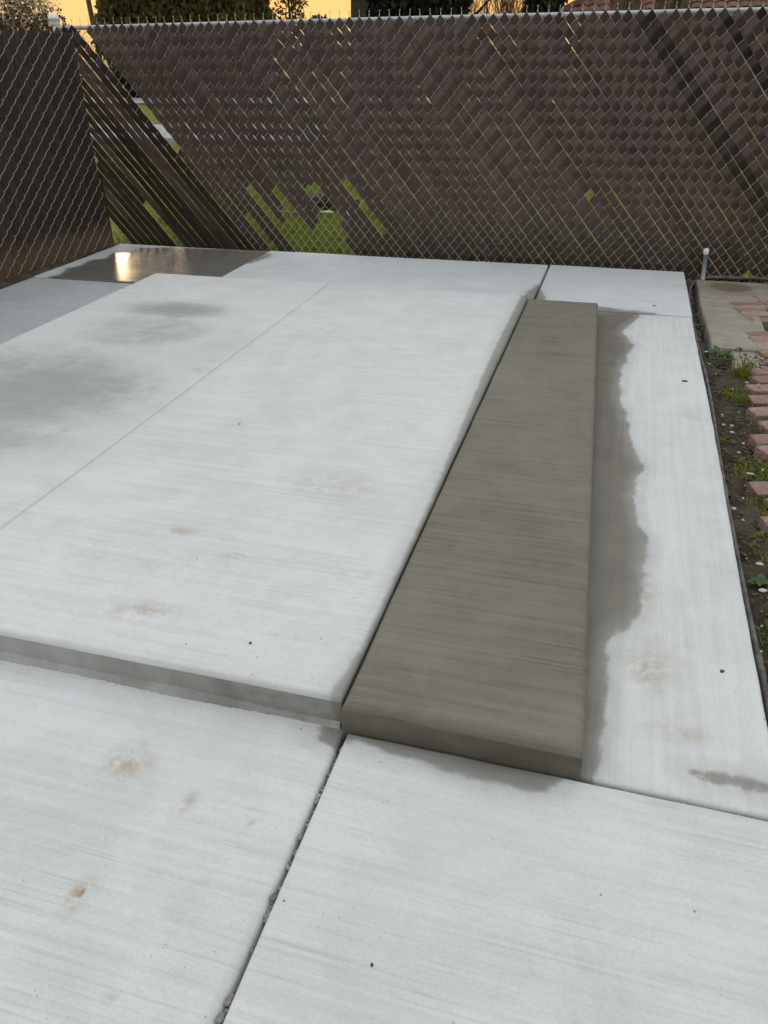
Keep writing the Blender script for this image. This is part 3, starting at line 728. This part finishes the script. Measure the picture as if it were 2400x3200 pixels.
# ---------------------------------------------------------------- beyond the fence: near things seen through the holes
M['bark'] = simple('dark_bark', (.030, .022, .016), (.085, .062, .045), 14, .95, .01, 40)
M['barkp'] = simple('shaggy_pale_bark', (.10, .070, .048), (.23, .17, .12), 10, .95, .02, 30)
M['twig'] = simple('reddish_twig', (.10, .045, .025), (.17, .08, .045), 10, .9)
b = MB(); rr = random.Random(4)
b.tube([(-.26, 0, 0), (-.13, .01, .015), (.02, 0, .01), (.16, .02, .012), (.27, .01, .0)], [.07, .085, .085, .08, .05], 12)
for q in range(12): b.rock((-.26 + rr.uniform(-.03, .5), rr.uniform(-.08, .05), rr.uniform(-.02, .06)), .035, q, .8, 1.3, rr.uniform(0, 3))
o = b.build('log', M['bark'], None, False); o.location = (-3.35, 9.32, .01); o.scale = (1.25, 1, 1.15); tag(o, 'dark weathered log lying on the lawn behind the hole in the slats', 'log')
b = MB(); b.box(-.30, .10, -.012, .012, -.012, .012); o = b.build('bar', M['hose']); o.location = (-3.52, 8.86, -.03); o.rotation_euler = (0, 0, -.08); tag(o, 'thin dark bar lying on the grass in front of the log', 'bar')
b = MB(); b.rock((0, 0, 0), .045, 77, .35, 2.0, 0, 1); o = b.build('stone_flake', M['chip'], None, True); o.location = (-3.27, 8.98, -.02); tag(o, 'white stone flake on the lawn beside the dark bar', 'stone')
b = MB(); b.tube([(0, 0, 0), (.10, .04, .03), (.20, .02, .02), (.34, .08, .0)], [.055, .06, .05, .035], 9)
for q in range(6): b.rock((rr.uniform(-.02, .3), rr.uniform(-.05, .05), rr.uniform(0, .05)), .03, 40 + q, .8, 1.4, rr.uniform(0, 3))
o = b.build('branch_stub', M['bark']); o.location = (-2.95, 9.35, .10); tag(o, 'broken piece of bark and branch behind the narrow right gap in the slats', 'branch')
b = MB(); b.tube([(0, 0, 0), (.03, -.02, .11)], .045, 10); o = b.build('pipe_end', M['pvc']); o.location = (-2.88, 8.55, -.06); tag(o, 'grey pipe end standing on the lawn at the right rim of the hole', 'pipe')
gb = MB()
for i in range(30000):
    y = 7.1 + 6.5 * random.random() ** 1.4; x = -.30 * y + random.uniform(-2.6, 1.4) if i % 3 else -.48 * y + random.uniform(-1.5, 1)
    blade(gb, (x, y, -.08 + lawn_h(x, y)), random.uniform(0, 6.28), random.uniform(.03, .07), .004, .35, 1.4, 2)
tag(gb.build('grass', M['tuft'], None, True), kind='stuff')

# ---------------------------------------------------------------- trees, house, pole far behind
def leaf_cloud(blobs, n, size, seed, flat=0.0, vert=False, shell=.55):
    r = np.random.default_rng(seed); V = []; F = []
    vol = np.array([bb[3] * bb[4] * bb[5] for bb in blobs]) ** .75; vol /= vol.sum()
    for bi, bb in enumerate(blobs):
        k = int(n * vol[bi])
        u = r.normal(size=(k, 3)); u /= np.linalg.norm(u, axis=1)[:, None]
        rad = shell + (1 - shell) * r.random(k) ** .6
        lump = 1 + .18 * np.sin(u[:, 0] * 5 + bi) * np.sin(u[:, 2] * 6 + bi * 2)
        c = np.array(bb[:3]) + u * (rad * lump)[:, None] * np.array(bb[3:6])
        a = r.normal(size=(k, 3)); a /= np.linalg.norm(a, axis=1)[:, None]
        if vert: a = a * np.array([.35, .35, 1]); a /= np.linalg.norm(a, axis=1)[:, None]
        q = np.cross(a, r.normal(size=(k, 3))); q /= np.linalg.norm(q, axis=1)[:, None]
        s1 = size * r.uniform(.6, 1.3, k)[:, None]; s2 = s1 * .5
        quad = np.stack([c - a * s1, c + q * s2, c + a * s1, c - q * s2], 1)
        V.append(quad.reshape(-1, 3))
    V = np.concatenate(V); N = len(V) // 4
    F = np.arange(N * 4).reshape(N, 4)
    return V, F
def crown(name, mat, parent, *a, **kw):
    V, F = leaf_cloud(*a, **kw); me = bpy.data.meshes.new(name); me.from_pydata(V.tolist(), [], F.tolist()); me.update(); me.materials.append(mat)
    return link(name, me, parent)
def trunk(parent, h, r, lean=(0, 0), mat='bark', limbs=5, seed=0, name='trunk', base=(0, 0)):
    b = MB(); rr = random.Random(seed)
    pts = [(base[0] + lean[0] * t + rr.uniform(-.04, .04) * h * .1, base[1] + lean[1] * t + rr.uniform(-.03, .03) * h * .1, -.15 + h * t) for t in np.linspace(0, 1, 7)]
    b.tube(pts, [r * (1.25 if i == 0 else 1 - .11 * i) for i in range(7)], 10)
    for i in range(limbs):
        p = Vector(pts[2 + i % 5]); a = rr.uniform(0, 6.28); l = h * rr.uniform(.25, .45)
        b.tube([p, p + Vector((math.cos(a) * l * .5, math.sin(a) * l * .5, l * .35)), p + Vector((math.cos(a) * l, math.sin(a) * l, l * .8))], [r * .45, r * .3, r * .1], 6)
    return b.build(name, M[mat], parent, True)
M['hedge'] = foliage('olive_conifer', (.065, .057, .018), (.145, .120, .034), .25, .7, .8)
M['dkgreen'] = foliage('dark_evergreen', (.016, .022, .010), (.050, .055, .026), .2, .7, .8)
M['green'] = foliage('green_conifer', (.025, .045, .012), (.055, .085, .022), .25, .7, .8)
M['blossom'] = foliage('white_blossom', (.42, .38, .34), (.62, .58, .54), .35, .7, 1.0)
M['brownleaf'] = foliage('brown_leaf', (.06, .045, .02), (.12, .085, .035), .35, .7, .8)

def tree(name, loc, label, cat='tree'):
    t = empty(name, loc); tag(t, label, cat, 'trees beyond the fence'); return t
# broad olive conifers filling the left centre
for i, (x, y, w_, lb) in enumerate([(-21.3, 36.5, 2.4, 'broad olive brown conifer beyond the fence, left end of the dense row'), (-18.9, 37, 2.4, 'broad olive brown conifer in the middle of the dense row beyond the fence'), (-17.2, 36.5, 1.8, 'olive conifer at the right end of the dense row next to the bright sky')]):
    t = tree('conifer', (x, y, -.05), lb); trunk(t, 4.5, .22, seed=i)
    crown('crown', M['hedge'], t, [(0, 0, 2.2, w_, 1.7, 2.4), (0, 0, 4.4, w_ * .85, 1.5, 2.2), (.4, 0, 5.4, w_ * .5, 1.1, 1.2), (-w_ * .5, 0, 2.6, w_ * .6, 1.3, 2.0), (w_ * .5, -.2, 2.6, w_ * .6, 1.3, 1.9)], 17000, .16, 100 + i, vert=True)
# blossoming shrub, bare twigs, left
t = tree('blossom_shrub', (-28.6, 37.5, -.05), 'pale blossoming shrub with bare twigs beyond the left corner post', 'shrub')
b = MB(); rr = random.Random(9)
def twigs(b, p, d, l, r, depth, rr, spread=.55):
    q = p + d * l; b.tube([p, (p + q) / 2 + Vector((rr.uniform(-.05, .05), rr.uniform(-.05, .05), 0)) * l, q], [r, r * .8, r * .6], 4, False)
    if depth == 0: return
    for k in range(3):
        nd = (d + Vector((rr.gauss(0, spread), rr.gauss(0, spread), rr.gauss(.1, spread * .6)))).normalized()
        twigs(b, q if k else (p + d * l * .6), nd, l * rr.uniform(.6, .85), r * .62, depth - 1, rr, spread)
for k in range(13): twigs(b, Vector((rr.uniform(-2.8, 3.0), rr.uniform(-.6, .6), 0)), Vector((rr.gauss(0, .2), rr.gauss(0, .2), 1)).normalized(), 1.3, .035, 4, rr)
b.build('branches', M['bark'], t)
crown('blossoms', M['blossom'], t, [(-1.8, 0, 2.2, 1.6, 1, 1.9), (0, 0, 2.6, 1.6, 1, 2.3), (1.6, 0, 1.9, 1.4, 1, 1.8), (.8, 0, 4.2, 1.5, 1, 1.5), (-1.2, 0, 4.2, 1.5, 1, 1.5)], 9000, .055, 21, shell=.2)
crown('leaves', M['brownleaf'], t, [(-1.8, 0, 2.2, 1.6, 1, 1.9), (0, 0, 2.6, 1.6, 1, 2.3), (1.6, 0, 1.9, 1.4, 1, 1.8)], 8000, .09, 22, shell=.2)
t = tree('conifer', (-33.6, 38, -.05), 'dark green conifer at the far left border of the view'); trunk(t, 4, .2, seed=31)
crown('crown', M['green'], t, [(0, 0, 2.4, 1.9, 1.5, 2.5), (0, 0, 4.6, 1.4, 1.2, 2.2), (0, 0, 6.2, .8, .8, 1.5)], 9000, .15, 23, vert=True)
t = tree('bush', (-21.3, 35.9, -.05), 'low dark green bush under the olive conifers seen through the long slot', 'bush')
crown('crown', M['dkgreen'], t, [(0, 0, .6, 1.6, .7, .8), (1.3, 0, .5, 1.0, .6, .6)], 5000, .12, 24)
# slim trees against the glowing sky
t = tree('leafy_tree', (-15.4, 38.5, -.05), 'small see-through leafy tree against the yellow sky'); trunk(t, 4.2, .09, seed=41)
crown('crown', M['brownleaf'], t, [(0, 0, 3.0, .9, .8, 1.0), (.3, 0, 3.9, .6, .6, .6), (-.4, 0, 4.2, .6, .6, .7)], 900, .10, 25, shell=.25)
t = tree('young_conifer', (-22.6, 62, -.05), 'distant pointed conifer whose tip stands in the yellow sky'); trunk(t, 4.2, .12, seed=43, limbs=0)
crown('crown', M['dkgreen'], t, [(0, 0, .9 + .55 * i, 2.5 - .36 * i, 2.2 - .32 * i, .40) for i in range(6)], 4500, .16, 26, shell=.3)
t = tree('tall_tree', (-7.6, 24, -.05), 'tall tree with dark straight trunk rising into the yellow sky'); trunk(t, 9, .27, (.2, 0), seed=45, limbs=3)
crown('crown', M['dkgreen'], t, [(.2, 0, 9, 2.2, 2.0, 1.6), (1.0, .3, 10, 1.6, 1.6, 1.3)], 6000, .16, 27)
for i, (x, w_, lb) in enumerate([(-7.95, 1.0, 'dark evergreen right behind the tall trunk'), (-6.3, .95, 'dark evergreen with thinning right side next to bare twigs')]):
    t = tree('evergreen', (x, 29, -.05), lb); trunk(t, 4, .2, seed=50 + i)
    crown('crown', M['dkgreen'], t, [(0, 0, 2.2, w_, 1.2, 2.3), (0, 0, 4.2, w_, 1.2, 2.0), (.2, 0, 6, w_ * .6, .9, 1.5)], 11000, .13, 30 + i, vert=True)
t = tree('bare_shrub', (-4.6, 30, -.05), 'reddish bare twig shrub against the orange sky', 'shrub'); b = MB(); rr = random.Random(19)
for k in range(26): twigs(b, Vector((rr.uniform(-1.2, 1.2), rr.uniform(-.4, .4), 0)), Vector((rr.gauss(0, .10), rr.gauss(0, .1), 1)).normalized(), 1.5, .020, 3, rr, .22)
b.build('branches', M['twig'], t)
t = tree('evergreen', (-2.85, 27, -.05), 'dark evergreen between the bare twigs and the tiled roof'); trunk(t, 4, .2, seed=60)
crown('crown', M['dkgreen'], t, [(0, 0, 2.0, .62, .8, 2.0), (0, 0, 3.8, .6, .8, 1.8), (0, 0, 5.4, .6, .7, 1.3)], 8000, .12, 33, vert=True)
# shaggy double trunk in front of the roof
t = tree('shaggy_tree', (.0, 14.0, -.05), 'thick tree with shaggy pale bark in front of the tiled roof')
for q, (x0, r0, ln) in enumerate([(-.22, .22, (-.25, 0)), (.20, .25, (.30, .1))]):
    trunk(t, 5.5, r0 * 1.2, ln, 'barkp', 1, 70 + q, 'trunk', (x0, 0))
b = MB(); rr = random.Random(3)
for q in range(240):
    a = rr.uniform(3.3, 6.1); cx = rr.choice([-.22, .22]); z = rr.uniform(.2, 3.6); rad = .27 * (1 - z * .04)
    x, y = cx + (z * (-.045 if cx < 0 else .055)) + rad * math.cos(a), rad * math.sin(a)
    b.tube([(x, y, z), (x * 1.03, y * 1.06, z + rr.uniform(.15, .35)), (x * 1.01 + rr.uniform(-.02, .02), y, z + rr.uniform(.4, .7))], [.006, .014, .004], 4)
b.build('bark_strips', M['barkp'], t)
crown('crown', M['green'], t, [(-.6, 0, 6.4, 1.6, 1.5, 1.1), (.9, 0, 6.8, 1.6, 1.5, 1.1)], 5000, .12, 35)

# house with tiled hip roof
hs = empty('house', (-2.3, 26.5, -.05)); tag(hs, 'low house with brown red tiled hip roof behind the fence at the right', 'house')
M['stucco'] = simple('tan_stucco', (.35, .29, .22), (.42, .36, .28), 6, .9, .003, 80)
T = NT('brown_red_roof_tile'); P = T.coord('Object')
c = T.mix(T.rng(T.noise(P, 6, 4, .7), .3, .7), (.115, .050, .032), (.18, .085, .058)); c = T.mul(c, T.rng(T.objrand(), 0, 1, .75, 1.2, False))
T.bump(T.noise(P, 40, 4, .6), .004); M['tile'] = T.fin(c, .8, spec=.25)
HL, HD, EZ, RZ = 13.0, 9.0, 2.52, 5.0
b = MB(); b.box(.5, HL - .5, .5, HD - .5, -.1, EZ - .02); b.build('wall', M['stucco'], hs)
b = MB(); v = [(0, 0, EZ), (HL, 0, EZ), (HL, HD, EZ), (0, HD, EZ), (HD / 2, HD / 2, RZ), (HL - HD / 2, HD / 2, RZ)]
b.v = v; b.f = [(0, 1, 5, 4), (1, 2, 5), (2, 3, 4, 5), (3, 0, 4), (0, 3, 2, 1)]
roof = b.build('roof', M['tile'], hs)
sl = math.atan2(RZ - EZ, HD / 2)
b = MB(); rows = []
for i in range(9):
    t_ = i / 8; rows.append([(-.15 + .30 * t_, q * .36 - .03, .012 + .045 * math.sin(math.pi * t_) + .03 * (1 - q)) for q in (0, 1)])
b.quadgrid(rows); rows2 = [[(p[0][0], p[0][1], p[0][2] - .02), p[0]] for p in rows]; b.quadgrid(rows2)
tm = b.mesh('tile', M['tile'], False)
for cr_ in range(7):
    for q in range(40):
        s_ = cr_ * .33; x = .22 + q * .305
        y = s_ * math.cos(sl); z = EZ + s_ * math.sin(sl) + .01
        if x < y + .05 or x > HL - y - .05: continue
        o = link('tile', tm, roof, (x, y, z)); o.rotation_euler = (sl + random.uniform(-.012, .012), random.uniform(-.02, .02), random.uniform(-.02, .02))
b = MB()
for k in range(14):
    t_ = k / 14; p = Vector((0, 0, EZ)).lerp(Vector((HD / 2, HD / 2, RZ)), t_); q = Vector((0, 0, EZ)).lerp(Vector((HD / 2, HD / 2, RZ)), t_ + .085)
    b.tube([p + Vector((0, 0, .05)), q + Vector((0, 0, .07))], [.12, .10], 8)
b.build('hip_tiles', M['tile'], roof)
b = MB(); b.box(.05, HL - .05, -.03, -.005, EZ - .18, EZ - .01); b.build('fascia', M['stucco'], hs)
pl = MB(); pl.tube([(0, 0, -.1), (-.35, 0, 9.0)], [.13, .09], 8); o = pl.build('utility_pole', M['twig'], None, True); o.location = (-24.4, 37.0, 0)
tag(o, 'slim leaning reddish pole against the orange sky beside the olive conifers', 'pole')

# small dry bits lying on the slabs
M['drybit'] = simple('dry_dark_bit', (.05, .04, .03), (.10, .08, .06), 40, .9)
for i, (x, y, z, sz, lb) in enumerate([(.452, 4.28, 0, .018, 'dark dry leaf bit on the pale strip near its right edge, far half'), (.452, 1.90, 0, .009, 'small dark crumb on the pale strip, near half'), (-.28, .82, .006, .006, 'dark crumb on the nearest right slab beside the long joint'),
                                       (.31, 5.74, .004, .014, 'dark leaf bit on the far right slab in front of the fence'), (-1.55, 2.95, .103, .007, 'dark crumb on the raised pad right of the saw cut'), (-.86, 1.55, .103, .006, 'dark crumb on the raised pad close to its front edge')]):
    b = MB(); b.rock((0, 0, 0), sz * .7, 700 + i, .25, 1.5, i * 1.1, 1); o = b.build('dry_bit', M['drybit'], None, True); o.location = (x, y, z + sz * .12); tag(o, lb, 'debris', 'dry bits on the slabs')
